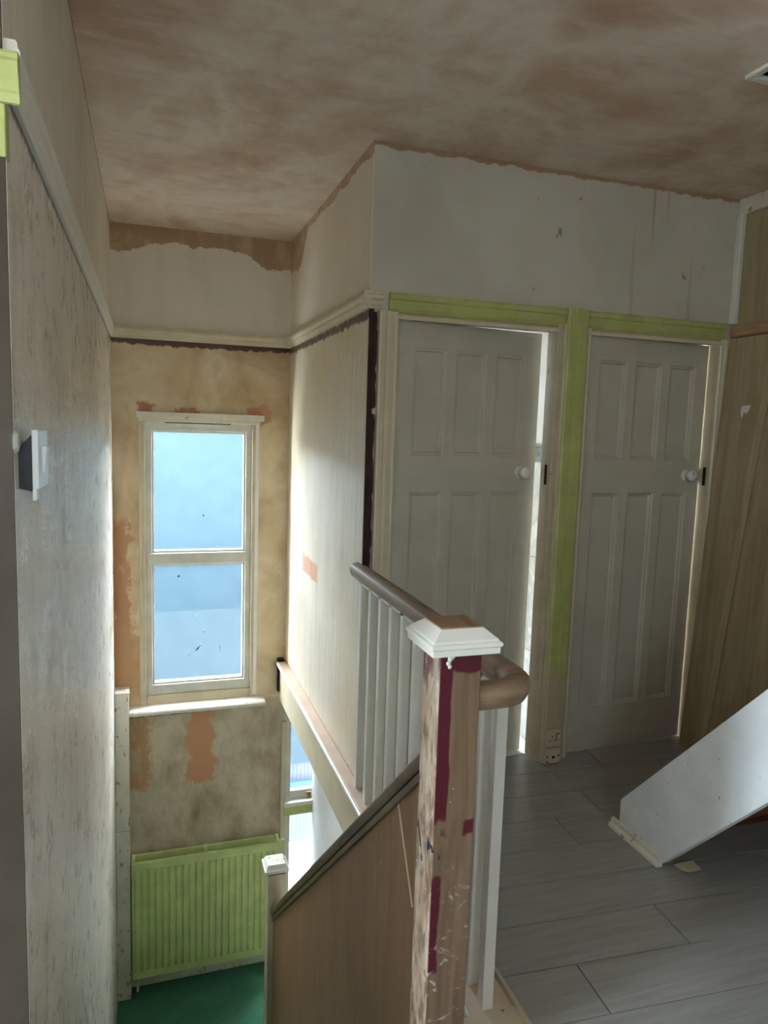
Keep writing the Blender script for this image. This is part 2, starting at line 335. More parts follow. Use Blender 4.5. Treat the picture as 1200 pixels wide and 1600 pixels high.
# ------------------------------------------------------------------ helpers: meshes
class M:
    def __init__(s): s.v = []; s.f = []
    def box(s, x0, x1, y0, y1, z0, z1):
        i = len(s.v); s.v += [(x, y, z) for z in (z0, z1) for y in (y0, y1) for x in (x0, x1)]
        s.f += [tuple(i + k for k in q) for q in ((0, 2, 3, 1), (4, 5, 7, 6), (0, 1, 5, 4), (2, 6, 7, 3), (0, 4, 6, 2), (1, 3, 7, 5))]
        return s
    def prism(s, prof, fn, a, c):
        """closed 2-D profile carried from a to c; fn(u, v, t) -> xyz"""
        i = len(s.v); n = len(prof)
        s.v += [fn(u, v, a) for u, v in prof] + [fn(u, v, c) for u, v in prof]
        s.f += [(i + k, i + (k + 1) % n, i + n + (k + 1) % n, i + n + k) for k in range(n)]
        s.f += [tuple(range(i + n - 1, i - 1, -1)), tuple(range(i + n, i + 2 * n))]
        return s
    def rings(s, rings, cap=True):
        i = len(s.v); n = len(rings[0])
        for r in rings: s.v += [tuple(p) for p in r]
        for k in range(len(rings) - 1):
            for j in range(n):
                s.f.append((i + k * n + j, i + k * n + (j + 1) % n, i + (k + 1) * n + (j + 1) % n, i + (k + 1) * n + j))
        if cap: s.f += [tuple(range(i + n - 1, i - 1, -1)), tuple(range(i + (len(rings) - 1) * n, i + len(rings) * n))]
        return s
    def ring(s, ax, a0, a1, z0, z1, w, d0, d1, wz=None):
        """picture frame without overlapping faces; ax is the axis of its depth"""
        wz = wz or w; O = [(a0, z0), (a1, z0), (a1, z1), (a0, z1)]; I = [(a0 + w, z0 + wz), (a1 - w, z0 + wz), (a1 - w, z1 - wz), (a0 + w, z1 - wz)]
        i = len(s.v); P = lambda u, v, d: (u, d, v) if ax == 'Y' else (d, u, v)
        for d in (d0, d1): s.v += [P(u, v, d) for u, v in O + I]
        for k in range(4):
            n = (k + 1) % 4
            s.f += [(i + k, i + n, i + 4 + n, i + 4 + k), (i + 8 + k, i + 12 + k, i + 12 + n, i + 8 + n), (i + k, i + 8 + k, i + 8 + n, i + n), (i + 4 + k, i + 4 + n, i + 12 + n, i + 12 + k)]
        return s
    def lathe(s, prof, c, ax='Y', n=20):
        R_ = []
        for r, h in prof:
            ring = []
            for k in range(n):
                a = 2 * math.pi * k / n; u, v = r * math.cos(a), r * math.sin(a)
                ring.append({'Y': (c[0] + u, c[1] + h, c[2] + v), 'X': (c[0] + h, c[1] + u, c[2] + v), 'Z': (c[0] + u, c[1] + v, c[2] + h)}[ax])
            R_.append(ring)
        return s.rings(R_)

def link(o, parent=None):
    COL.objects.link(o)
    if parent: o.parent = parent
    return o
def org(parent):
    p = Vector((0, 0, 0))
    while parent: p += parent.location; parent = parent.parent
    return p
def build(name, mb, mat, parent=None, bevel=0.0, smooth=False, base=None, label=None, seg=2):
    """links the mesh (world coordinates) as ONE object; its origin sits at base (top level) or at the parent's"""
    o0 = org(parent); loc = Vector(base) if base is not None else Vector((0, 0, 0))
    if parent and base is not None: loc = Vector(base) - o0
    off = o0 + loc
    me = bpy.data.meshes.new(name); me.from_pydata([(v[0] - off.x, v[1] - off.y, v[2] - off.z) for v in mb.v], [], mb.f)
    bm = bmesh.new(); bm.from_mesh(me); bmesh.ops.recalc_face_normals(bm, faces=bm.faces); bm.to_mesh(me); bm.free()
    me.materials.append(MAT[mat] if isinstance(mat, str) else mat)
    if smooth: me.polygons.foreach_set('use_smooth', [True] * len(me.polygons))
    o = bpy.data.objects.new(name, me); link(o, parent); o.location = loc
    if smooth:
        try: me.set_sharp_from_angle(angle=math.radians(40))
        except Exception: pass
    if bevel:
        md = o.modifiers.new('Bevel', 'BEVEL'); md.width = bevel; md.segments = seg; md.limit_method = 'ANGLE'; md.angle_limit = math.radians(35)
    if label: o['label'] = label
    return o
def bx(*a): return M().box(*a)
def thing(name, base, label, cat=None, kind=None, group=None):
    o = bpy.data.objects.new(name, None); o.location = base; o.empty_display_size = .05; COL.objects.link(o); return tag(o, label, cat, kind, group)
def tag(o, label, cat=None, kind=None, group=None):
    o['label'] = label
    if cat: o['category'] = cat
    if kind: o['kind'] = kind
    if group: o['group'] = group
    return o
def share(src, name, parent, loc):
    """another piece with the same mesh"""
    o = bpy.data.objects.new(name, src.data); link(o, parent); o.location = loc
    for md in src.modifiers:
        n = o.modifiers.new(md.name, md.type); n.width = md.width; n.segments = md.segments; n.limit_method = md.limit_method; n.angle_limit = md.angle_limit
    return o
S = 'structure'

# ------------------------------------------------------------------ setting: walls
W = .12
YC = 1.24
mb = M().box(XL - W, XL, YC, YB + .2, -5, 3.0).box(XL - W, XL, YK - W, -.3, -.3, 3.0)
o = build('wall_left', mb, 'left'); tag(o, 'tall scraped grey plaster wall along the stairwell, streaked and shiny', 'wall', S)
# back wall with the two window openings
WX0, WX1, WZ0, WZ1 = -.042, .664, -.235, 1.585
LX0, LX1, LZ0, LZ1 = .862, 1.20, -2.0, -.32
mb = M(); y0, y1 = YB, YB + .2
mb.box(XL - W, WX0, y0, y1, -5, 3.0).box(WX0, WX1, y0, y1, WZ1, 3.0).box(WX0, WX1, y0, y1, -5, WZ0).box(WX1, LX0, y0, y1, -5, 3.0)
mb.box(LX0, LX1, y0, y1, LZ1, 3.0).box(LX0, LX1, y0, y1, -5, LZ0).box(LX1, 1.3, y0, y1, -5, 3.0)
o = build('wall_back', mb, 'back'); tag(o, 'stripped ochre plaster wall holding the frosted stair window', 'wall', S)
# return wall between stairwell and the room behind the first door
o = build('wall_return', bx(XR, XR + .10, YD + .001, YB + .001, 0.0, 3.0), 'return'); tag(o, 'narrow pale wall at right angles to the frosted window, brown flaking along its top', 'wall', S)
# raw end of the return wall by the first door (paint torn off in a dark ragged strip)
# door wall
D1A, D1B, D2A, D2B, DT = .981, 1.722, 1.895, 2.610, 1.985
mb = M(); y0, y1 = YD, YD + .07
mb.box(XR + .003, XW + .12, y0, y1, DT, 3.0).box(XR + .003, D1A - .02, y0, y1, -.3, DT).box(D1B + .02, D2A - .02, y0, y1, -.3, DT).box(D2B + .02, XW + .12, y0, y1, -.3, DT)
o = build('wall_doors', mb, 'doorwall'); tag(o, 'off-white painted wall above the two panelled doors', 'wall', S)
o = build('wall_right', bx(XW, XW + W, YK - W, YD, -.3, 3.0), 'doorwall'); tag(o, 'right hand wall behind the wood-effect boards', 'wall', S)
# rear wall with an added, unseen fill window behind the camera
RX0, RX1, RZ0, RZ1 = -.12, .62, 1.74, 2.08
mb = M(); y0, y1 = YK - W, YK
mb.box(XL, RX0, y0, y1, -.3, 3.0).box(RX1, XW, y0, y1, -.3, 3.0).box(RX0, RX1, y0, y1, -.3, RZ0).box(RX0, RX1, y0, y1, RZ1, 3.0)
o = build('wall_rear', mb, 'doorwall'); tag(o, 'rear landing wall with an added fill window behind the viewer', 'wall', S)
o = build('wall_lower_flight', bx(XU, XU + .1, 1.0, YB, -5, -.26), 'plain_white'); tag(o, 'white wall under the landing edge beside the lower window', 'wall', S)
o = build('wall_lower_end', bx(XL, XU, .9, 1.0, -5, -.25), 'plain_white'); tag(o, 'end wall under the landing at the foot of the stairwell', 'wall', S)
# ceiling with the loft opening
HX, HY = 1.80, 1.90
mb = M(); mb.box(XL - W, HX, YK - W, YB + .2, ZC, ZC + .15).box(HX, XW + W, HY, YB + .2, ZC, ZC + .15).box(HX, XW + W, YK - W, -.9, ZC, ZC + .15)
cl = thing('ceiling', (0, 0, ZC), 'pink skim-plastered ceiling, patchy and streaked', 'ceiling', S)
build('plaster', mb, 'ceiling', cl)
fr = M()
fr.box(HX - .025, HX, -.9, HY + .025, ZC - .012, ZC + .15).box(HX, XW, HY, HY + .025, ZC - .012, ZC + .15)
build('opening_frame', fr, 'white_gloss', cl, .003, label='white timber frame of the loft opening')
lv = M(); t = .05
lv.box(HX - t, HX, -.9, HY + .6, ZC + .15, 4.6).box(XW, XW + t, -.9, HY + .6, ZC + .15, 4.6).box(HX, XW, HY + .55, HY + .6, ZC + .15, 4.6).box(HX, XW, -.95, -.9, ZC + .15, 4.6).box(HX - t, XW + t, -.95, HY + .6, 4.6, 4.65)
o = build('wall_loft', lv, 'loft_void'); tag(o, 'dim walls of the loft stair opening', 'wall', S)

# ------------------------------------------------------------------ floor: laminate planks
def clip(poly, axis, lim, keep_less):
    out = []
    for i in range(len(poly)):
        a, b_ = poly[i], poly[(i + 1) % len(poly)]
        ia = (a[axis] <= lim) if keep_less else (a[axis] >= lim); ib = (b_[axis] <= lim) if keep_less else (b_[axis] >= lim)
        if ia: out.append(a)
        if ia != ib:
            k = (lim - a[axis]) / (b_[axis] - a[axis]); out.append((a[0] + k * (b_[0] - a[0]), a[1] + k * (b_[1] - a[1])))
    return out
fl = thing('floor', (1.5, 1.5, 0), 'pale grey wood-effect laminate floor of the landing', 'floor', S)
sub = M().box(.905, XW, YK, YD + .07, -.24, -.009).box(XL, .905, YK, 1.42, -.24, -.009)
build('underlay', sub, 'hole_dark', fl)
ANG = math.radians(-3.3); ca, sa = math.cos(ANG), math.sin(ANG); PW, PL, GAP = .1845, 1.20, .0019
OX, OY = 1.0, 1.658
joints = {0: .57, 1: 1.15, 2: -.15, 3: .51, 4: .725, 5: .05, 6: .96, -1: .18, -2: .8}
for r in range(-20, 8):
    jo = joints.get(r, (r * .437) % PL)
    for k in range(-3, 4):
        x0, x1 = jo + k * PL, jo + (k + 1) * PL; g = GAP
        q = [(x0 + g, r * PW + g), (x1 - g, r * PW + g), (x1 - g, (r + 1) * PW - g), (x0 + g, (r + 1) * PW - g)]
        q = [(OX + u * ca - v * sa, OY + u * sa + v * ca) for u, v in q]
        for reg in ((.93, XW, YK, YD + .07), (XL, .93, YK, 1.42)):
            c = clip(clip(clip(clip(q, 0, reg[1], True), 0, reg[0], False), 1, reg[3], True), 1, reg[2], False)
            if len(c) < 3: continue
            ar = abs(sum(c[i][0] * c[(i + 1) % len(c)][1] - c[(i + 1) % len(c)][0] * c[i][1] for i in range(len(c)))) / 2
            if ar < .004: continue
            m = M().prism(c, lambda u, v, t: (u, v, t), -.009, 0.0)
            cx = sum(p[0] for p in c) / len(c); cy = sum(p[1] for p in c) / len(c)
            o = build('plank', m, 'plank', fl, .0008, base=(cx, cy, 0), seg=1)
# rooms behind the doors
bt = thing('floor_bathroom', (1.3, 3.6, 0), 'floor of the bright room behind the first door', 'floor', S)
build('slab', bx(XR + .1, 1.80, YD + .07, 4.7, -.05, -.004), 'plain_white', bt)
o = build('floor_bedroom', bx(1.86, 3.9, YD + .07, 4.7, -.05, -.004), 'plain_white'); tag(o, 'floor of the room behind the second door', 'floor', S)
wp = thing('wall_partition', (1.83, 3.7, 0), 'tiled wall seen through the gap of the ajar first door', 'wall', S)
build('wall_core', bx(1.806, 1.86, YD + .07, 4.7, -.05, 2.66), 'plain_white', wp)
tl0 = None
for r, (z0, z1) in enumerate(((0, .46), (.462, .93), (.932, 1.395))):
    for k in range(4):
        ya = YD + .075 + k * .30 - (.13 if r % 2 else 0)
        yb = ya + .297; ya = max(ya, YD + .075)
        build('tile', bx(1.798, 1.806, ya, yb, z0 + .001, z1 - .001), 'marble', wp, .001)
mm = M()
for i in range(4):
    for j in range(26):
        y = YD + .075 + j * .0225; z = 1.40 + i * .0215
        if random.random() < .94: mm.box(1.797, 1.806, y, y + .0205, z, z + .0195)
build('mosaic_band', mm, 'grey_mosaic', wp)
mo = M()
mo.box(.857, 1.80, 4.7, 4.75, -.05, .6).box(.857, 1.80, 4.7, 4.75, 2.2, 2.66)
o = build('wall_bathroom_end', mo, 'plain_white'); tag(o, 'far wall of the bright room behind the first door', 'wall', S)
o = build('wall_bedroom_end', M().box(1.86, 3.9, 4.7, 4.75, -.05, 1.2).box(1.86, 3.9, 4.7, 4.75, 2.0, 2.66).box(3.9, 3.95, YD, 4.75, -.05, 2.66), 'plain_white'); tag(o, 'far wall of the room behind the second door', 'wall', S)
for nm, a, b_, lo, hi, k, lab in (('window_4', .957, 1.80, .6, 2.2, 4, 'clear window of the room behind the first door'), ('window_5', 1.86, 3.9, 1.2, 2.0, 5, 'clear window of the room behind the second door')):
    w4 = thing(nm, ((a + b_) / 2, 4.72, lo), lab, 'window', S)
    build('frame', M().ring('Y', a, b_, lo, hi, .05, 4.71, 4.75), 'plain_white', w4)
    build('pane', bx(a + .05, b_ - .05, 4.728, 4.732, lo + .05, hi - .05), 'glass', w4)
# half landing, lower levels
hl = build('floor_half_landing', bx(XL, XU, 3.56, YB, ZH - .2, ZH), 'carpet'); tag(hl, 'dark green carpet on the half landing below the radiator', 'carpet', S)
o = build('floor_lower', bx(XL - .1, XU + .1, .9, YB + .1, -5.05, -5), 'carpet'); tag(o, 'lowest hall floor beneath the stairs', 'floor', S)

# ------------------------------------------------------------------ upper stair flight (green carpet) going down beside the left wall
st = thing('stair_flight', (.2, 2.5, ZH), 'green carpeted stairs going down between the left wall and the brown panelled side', 'stairs')
NR = 11; RISE = -ZH / NR; Y0, Y1 = 1.46, 3.56; GO = (Y1 - Y0) / (NR - 1)
for i in range(NR):
    z = -i * RISE; y = Y0 + i * GO
    build('riser', bx(XL + .03, .62, y - .012, y, z - RISE, z - .004), 'carpet', st)
    if i < NR - 1: build('tread', bx(XL + .03, .62, y - .012, y + GO + .015, z - RISE - .03, z - RISE), 'carpet', st, .008)
ml_ = M(); prof = [(Y0 - .2, .12), (Y0 + .05, .12), (Y1 + .15, ZH + .22), (Y1 + .15, ZH), (Y1 - .1, ZH), (Y0 - .2, -.3)]
ml_.prism(prof, lambda u, v, t: (t, u, v), XL + .001, XL + .03)
build('wall_string', ml_, 'white_worn', st, .003)
so = M().prism([(Y0 - .1, -.05), (Y0 + .1, -.05), (Y1 - .0, ZH + .16), (Y1 - .0, ZH - .25), (Y0 - .1, -.42)], lambda u, v, t: (t, u, v), .622, .67)
build('outer_string', so, 'cream_worn', st, .003)
so = M().prism([(Y0 - .06, -.26), (Y0, -.26), (Y1, ZH - .12), (Y1, ZH - .2), (Y0 - .06, -.4)], lambda u, v, t: (t, u, v), XL + .03, .622)
build('soffit', so, 'plain_white', st)

# ------------------------------------------------------------------ landing edge: apron under the balusters and along the return wall
ap = thing('landing_edge', (XA, 3.0, -.25), 'cream painted apron board along the edge of the landing', 'stair trim')
build('apron_board', bx(XA, XA + .022, 1.52, YB - .06, -.245, -.014), 'cream_gloss', ap, .003)
build('ledge', bx(XA - .012, .925, 1.42, YD - .001, -.016, .008), 'pink_cream', ap, .004)
build('ledge', bx(XA - .012, XR + .02, YD - .001, YB - .03, -.016, .002), 'pink_cream', ap, .003)
build('nosing', M().lathe([(.011, 0), (.011, YB - .05 - 1.5)], (XA - .012, 1.5, -.006), 'Y', 10), 'white_gloss', ap, smooth=True)
o = build('ceiling_lower', M().box(XA + .022, XU, 1.0, YB, -.26, -.246).box(XL, XA + .022, 1.0, 1.44, -.26, -.246), 'plain_white'); tag(o, 'white ceiling under the landing above the lower flight', 'ceiling', S)
build('floor_core', bx(XA + .022, .905, 1.42, YB, -.235, -.02), 'hole_dark', ap)
build('landing_riser', bx(.67, XA + .001, 1.44, 1.47, -.245, .0), 'cream_worn', ap)
build('landing_nosing', bx(.60, XA + .12, 1.395, 1.55, -.016, .012), 'cream_worn', ap, .004)
build('charred_end', bx(XA - .01, XA + .03, YB - .05, YB - .001, -.20, .02), 'hole_dark', ap, .004, label='blackened gap at the wall')

# ------------------------------------------------------------------ balustrade
bal = thing('landing_balustrade', (.85, 2.2, 0), 'white square balusters under a bare wooden handrail along the landing edge', 'balustrade')
HZ = .935; HC = .850
def hr_ring(c, side, up=Vector((0, 0, 1))):
    pr_ = [(-.024, -.030), (.024, -.030), (.030, -.018), (.034, 0.0), (.031, .014), (.020, .024), (0, .028), (-.020, .024), (-.031, .014), (-.034, 0.0), (-.030, -.018)]
    return [tuple(Vector(c) + side * u + up * v) for u, v in pr_]
rings = [hr_ring((HC, 2.905, HZ), Vector((1, 0, 0))), hr_ring((HC, 1.545, HZ), Vector((1, 0, 0)))]
hb = build('handrail', M().rings(rings), 'handrail_wood', bal, .002, True)
rings = []; rad = .085; ccx, ccy = HC - rad, 1.522
for k in range(10):
    a = math.radians(10 * k); rings.append(hr_ring((ccx + rad * math.cos(a), ccy - rad * math.sin(a), HZ), Vector((math.cos(a), -math.sin(a), 0))))
rings.insert(0, hr_ring((HC, 1.544, HZ), Vector((1, 0, 0)))); rings.append(hr_ring((.700, ccy - rad, HZ), Vector((0, -1, 0))))
build('handrail_bend', M().rings(rings), 'handrail_wood_x', bal, 0, True, label='curved wooden handrail turn meeting the newel post')
build('handrail_fillet', M().box(HC - .016, HC + .016, 1.50, 2.86, HZ - .044, HZ - .028), 'white_gloss', bal)
ys = [2.797, 2.665, 2.535, 2.41, 2.285, 2.16, 2.035, 1.91, 1.785, 1.665, 1.575]
b0 = None
for y in ys:
    if b0 is None:
        b0 = build('baluster', bx(HC - .016, HC + .016, y - .016, y + .016, .006, HZ - .030), 'white_gloss', bal, .0025, base=(HC, y, 0))
    else: share(b0, 'baluster', bal, (HC - .85, y - 2.2, 0))
build('scotia_trim', M().prism([(.925, 0), (.925, .022), (.932, .020), (.940, .012), (.946, .003), (.946, 0)], lambda u, v, t: (u, t, v), 1.42, YD - .03), 'cream_worn', bal, 0)

nw = thing('newel_post', (.654, 1.45, -.45), 'tall newel post stripped to bare wood with maroon paint remnants and a white moulded cap', 'newel post')
NX0, NX1, NY0, NY1 = .604, .704, 1.40, 1.50
build('post', bx(NX0, NX1, NY0, NY1, -.5, 1.052), 'newel', nw, .003)
def cap(parent, cx, cy, zb, h, hw, mat_side, mat_top, s=1.0, ins=.030):
    R_ = []
    for w_, z in ((hw, 0), (hw, .016), (hw + .004, .018), (hw + .004, .026), (hw - .002, .030), (hw - .004, .034), (hw - ins, .056)):
        z *= s
        R_.append([(cx - w_, cy - w_, zb + z), (cx + w_, cy - w_, zb + z), (cx + w_, cy + w_, zb + z), (cx - w_, cy + w_, zb + z)])
    c = build('cap', M().rings(R_), mat_side, parent, .0015)
    w_ = hw - ins
    build('cap_top', bx(cx - w_, cx + w_, cy - w_, cy + w_, zb + .056 * s - .001, zb + .056 * s + .003), mat_top, c, .002)
    return c
cap(nw, .654, 1.45, 1.050, .06, .080, 'white_gloss', 'cap_wood', .95)
dp = M()
for (u, v, r) in ((.624, 1.046, .006), (.628, 1.036, .007), (.624, 1.026, .006), (.627, 1.018, .005), (.634, 1.040, .005)):
    dp.lathe([(0.0005, 0), (r, -.0005), (r * .8, -.002), (.0005, -.003)], (u, NY0, v), 'Y', 10)
build('paint_drip', dp, 'white_gloss', nw, 0, True, label='white paint drip under the cap')

# brown panelled side of the flight
def rz(y): return .72 - .886 * (y - 1.60)            # top of the capping rail
pn = thing('stair_side_panel', (.65, 2.5, -1.2), 'brown hardboard panel closing in the stair balustrade under a sloping dark rail', 'stair panel')
A0, A1 = 1.49, 3.585
pp = M().prism([(A0, rz(A0) - .03), (A1, rz(A1) - .03), (A1, rz(A1) - .96), (A0, rz(A0) - .80)], lambda u, v, t: (t, u, v), .632, .668)
build('panel', pp, 'panel', pn, .002)
sl = Vector((0, 1, -.886)).normalized(); nn = Vector((0, .886, 1)).normalized()
rr = []
for y in (A0, A1 - .01):
    c = Vector((.65, y, rz(y) - .03))
    pr_ = [(-.030, -.024), (.030, -.024), (.034, -.010), (.034, .006), (.024, .018), (0, .024), (-.024, .018), (-.034, .006), (-.034, -.010)]
    rr.append([tuple(c + Vector((1, 0, 0)) * u + Vector((0, 0, 1)) * v * 1.25) for u, v in pr_])
build('capping_rail', M().rings(rr), 'rail_dark', pn, .002, True)
bd = M().prism([(A0, rz(A0) - .062), (A1, rz(A1) - .062), (A1, rz(A1) - .090), (A0, rz(A0) - .090)], lambda u, v, t: (t, u, v), .622, .633)
build('bead', bd, 'rail_dark', pn, .003)
bd = M().prism([(1.719, .570), (1.724, .566), (1.578, .330), (1.571, .334)], lambda u, v, t: (t, u, v), .6295, .633)
build('joint_strip', bd, 'cream_gloss', pn, .001, label='thin pale filler line down the panel')
bd = M().prism([(A0 + .012, rz(A0) - .75), (A1, rz(A1) - .90), (A1, rz(A1) - 1.0), (A0 + .012, rz(A0) - .83)], lambda u, v, t: (t, u, v), .616, .633)
build('bottom_bead', bd, 'cream_worn', pn, .003)

ln = thing('newel_post', (.65, 3.63, ZH), 'short lower newel post with a flaking white cap beside the green radiator', 'newel post')
build('post', bx(.603, .693, 3.585, 3.675, ZH, -.845), 'cream_worn', ln, .003)
build('collar', bx(.600, .696, 3.582, 3.678, -.862, -.846), 'maroon_strip', ln, .002)
cap(ln, .648, 3.63, -.847, .05, .062, 'white_gloss', 'white_worn', .75, .014)

# ------------------------------------------------------------------ stair window
w1 = thing('window_1', (.31, YB, WZ0), 'tall frosted two-pane stair window in a worn white frame', 'window', S)
FY0, FY1 = YB + .012, YB + .07
fx0, fx1, fz0, fz1 = -.015, .632, -.175, 1.545
m = M().ring('Y', fx0, fx1, fz0, fz1, .042, FY0, FY1, .065)
build('frame', m, 'upvc', w1, .004)
build('transom', bx(fx0 + .02, fx1 - .02, FY0 - .004, FY1, .655, .728), 'upvc', w1, .008)
m = M()
for za, zb in ((.728, fz1 - .065), (fz0 + .065, .655)):
    xa, xb = fx0 + .042, fx1 - .042; y_ = FY0 + .012
    m.ring('Y', xa, xb, za, zb, .012, y_, FY1 - .001)
build('glazing_bead', m, 'upvc', w1, .002)
build('pane', bx(fx0 + .045, fx1 - .045, FY1 - .03, FY1 - .026, .735, fz1 - .07), 'frost', w1, label='upper pane of frosted glass')
build('pane', bx(fx0 + .045, fx1 - .045, FY1 - .03, FY1 - .026, fz0 + .07, .65), 'frost', w1, label='lower pane of frosted glass')
m = M().box(WX0, fx0 + .004, YB - .008, YB + .10, WZ0, WZ1).box(fx1 - .004, WX1, YB - .008, YB + .10, WZ0, WZ1).box(fx0 + .004, fx1 - .004, YB, YB + .10, fz1, WZ1).box(fx0 + .004, fx1 - .004, YB, YB + .10, WZ0, fz0)
build('lining', m, 'cream_worn', w1, .002)
build('edge_bead', bx(WX1 - .018, WX1 + .006, YB - .014, YB, WZ0 + .02, WZ1 - .03), 'white_gloss', w1, .003)
build('edge_bead', bx(WX0 - .006, WX0 + .012, YB - .014, YB, WZ0 + .02, WZ1 - .03), 'cream_worn', w1, .003)
build('head_board', bx(WX0 - .018, WX1 + .034, YB - .035, YB + .02, WZ1 - .034, WZ1 + .004), 'sill_paint', w1, .003)
build('head_bead', bx(WX0 - .006, WX1 + .012, YB - .02, YB + .02, WZ1 - .055, WZ1 - .034), 'cream_gloss', w1, .004)
tv = build('trickle_vent', bx(.10, .50, FY0 - .012, FY0 + .002, 1.508, 1.535), 'upvc', w1, .003)
build('slot', bx(.105, .495, FY0 - .0135, FY0 - .011, 1.524, 1.530), 'hole_dark', tv)
build('sill', M().prism([(YB + .06, WZ0 + .012), (YB - .085, WZ0 - .004), (YB - .092, WZ0 - .014), (YB - .085, WZ0 - .034), (YB + .06, WZ0 - .034)], lambda u, v, t: (t, u, v), WX0 - .07, WX1 + .055), 'sill_paint', w1, .003)
for (u, v, w_, h_, a_, mt) in ((.335, .955, .016, .006, -60, 'hole_dark'), (.185, .575, .012, .016, 0, 'hole_dark'), (.300, .100, .034, .009, 52, 'hole_dark'), (.315, .118, .040, .006, 52, 'white_gloss'), (.440, .090, .006, .060, 4, 'white_gloss'), (.290, .300, .004, .050, -8, 'white_gloss'), (.335, .210, .006, .020, 20, 'white_gloss'), (.250, .070, .004, .030, 0, 'white_gloss')):
    ca_, sa_ = math.cos(math.radians(a_)), math.sin(math.radians(a_)); q = [(-.5, -.2), (-.2, -.5), (.3, -.45), (.5, .1), (.2, .5), (-.4, .35)]
    build('paint_fleck', M().prism([(u + (p_ * w_) * ca_ - (r_ * h_) * sa_, v + (p_ * w_) * sa_ + (r_ * h_) * ca_) for p_, r_ in q], lambda a, b, t: (a, t, b), FY1 - .0315, FY1 - .0302), mt, w1)
# lower window seen past the landing edge
w2 = thing('window_2', (1.0, YB, LZ0), 'clear lower window with green-edged transom beside the radiator', 'window', S)
m = M().ring('Y', LX0, LX1, LZ0, LZ1, .045, YB, YB + .07)
build('frame', m, 'upvc', w2, .003)
build('transom', bx(LX0 + .03, LX1 - .03, YB + .02, YB + .06, -.99, -.93), 'upvc', w2, .004)
build('transom_sill', bx(LX0 + .0, LX1, YB - .03, YB + .06, -1.02, -.99), 'white_gloss', w2, .004)
build('transom_fascia', bx(LX0 + .0, LX1, YB - .02, YB + .03, -1.085, -1.02), 'lime', w2, .004)
build('catch', M().box(1.02, 1.05, YB + .005, YB + .022, -.965, -.945).box(1.032, 1.05, YB + .005, YB + .02, -.99, -.95), 'brass', w2, .002)
build('pane', bx(LX0 + .04, LX1 - .04, YB + .038, YB + .042, -.935, LZ1 - .04), 'glass', w2)
build('pane', bx(LX0 + .04, LX1 - .04, YB + .038, YB + .042, LZ0 + .04, -1.08), 'glass', w2)
build('architrave', M().box(LX0 - .022, LX0 + .012, YB - .016, YB, LZ0 - .1, LZ1 - .10), 'cream_worn', w2, .003)
# unseen rear window, added and sized to fill the landing with daylight
w3 = thing('window_fill_rear', (.6, YK, RZ0), 'clear window added behind the viewer for fill light', 'window', S)
m = M().ring('Y', RX0, RX1, RZ0, RZ1, .05, YK - .09, YK - .03)
build('frame', m, 'white_gloss', w3, .003)
build('pane', bx(RX0 + .05, RX1 - .05, YK - .062, YK - .058, RZ0 + .05, RZ1 - .05), 'glass', w3)

# ------------------------------------------------------------------ picture rails and trims
RP = [(0, ZRB), (.012, ZRB), (.016, ZRB + .012), (.022, ZRB + .016), (.024, ZRB + .030), (.034, ZRB + .040), (.036, ZRB + .052), (.030, ZRB + .058), (.030, ZRT - .004), (.026, ZRT), (0, ZRT)]
o = build('trim_1', M().prism(RP, lambda u, v, t: (XL + u * .62, t, v), YC - .0, YB), 'white_gloss', None, 0, base=(XL, 2.9, ZRB)); tag(o, 'shiny white picture rail along the scraped left wall', 'picture rail', S)
o = build('trim_2', M().prism(RP, lambda u, v, t: (t, YB - u, v), XL, XR), 'cream_gloss', None, 0, base=(.3, YB, ZRB)); tag(o, 'cream picture rail above the frosted window', 'picture rail', S)
o = build('trim_3', M().prism(RP, lambda u, v, t: (XR - u, t, v), YD - .032, YB), 'cream_gloss', None, 0, base=(XR, 3.7, ZRB)); tag(o, 'cream picture rail on the narrow return wall', 'picture rail', S)
o = build('trim_4', M().prism(RP, lambda u, v, t: (t, YD - u, v), XR - .033, .905), 'cream_gloss', None, 0, base=(.88, YD, ZRB)); tag(o, 'short cream picture rail end turning onto the door wall', 'picture rail', S)
RP2 = [(0, ZRB + .004), (.012, ZRB + .004), (.022, ZRB + .012), (.026, ZRB + .05), (.018, ZRB + .062), (0, ZRB + .062)]
o = build('trim_5', M().prism(RP2, lambda u, v, t: (XW - .012 - u, t, v), YK, YD - .03), 'bare_wood', None, .002, base=(XW, 2, ZRB)); tag(o, 'bare timber rail across the wood-effect boards', 'picture rail', S)
o = build('trim_6', bx(XW - .03, XW - .001, YK, YD - .001, ZC - .075, ZC - .001), 'white_worn', None, .003, base=(XW, 2, ZC - .07)); tag(o, 'narrow white strip under the ceiling above the wood-effect boards', 'trim', S)
o = build('trim_7', bx(XW - .035, XW - .001, YD - .035, YD - .001, ZRT, ZC - .07), 'white_gloss', None, .004, base=(XW, YD, ZRT)); tag(o, 'thin white corner strip above the second door', 'trim', S)
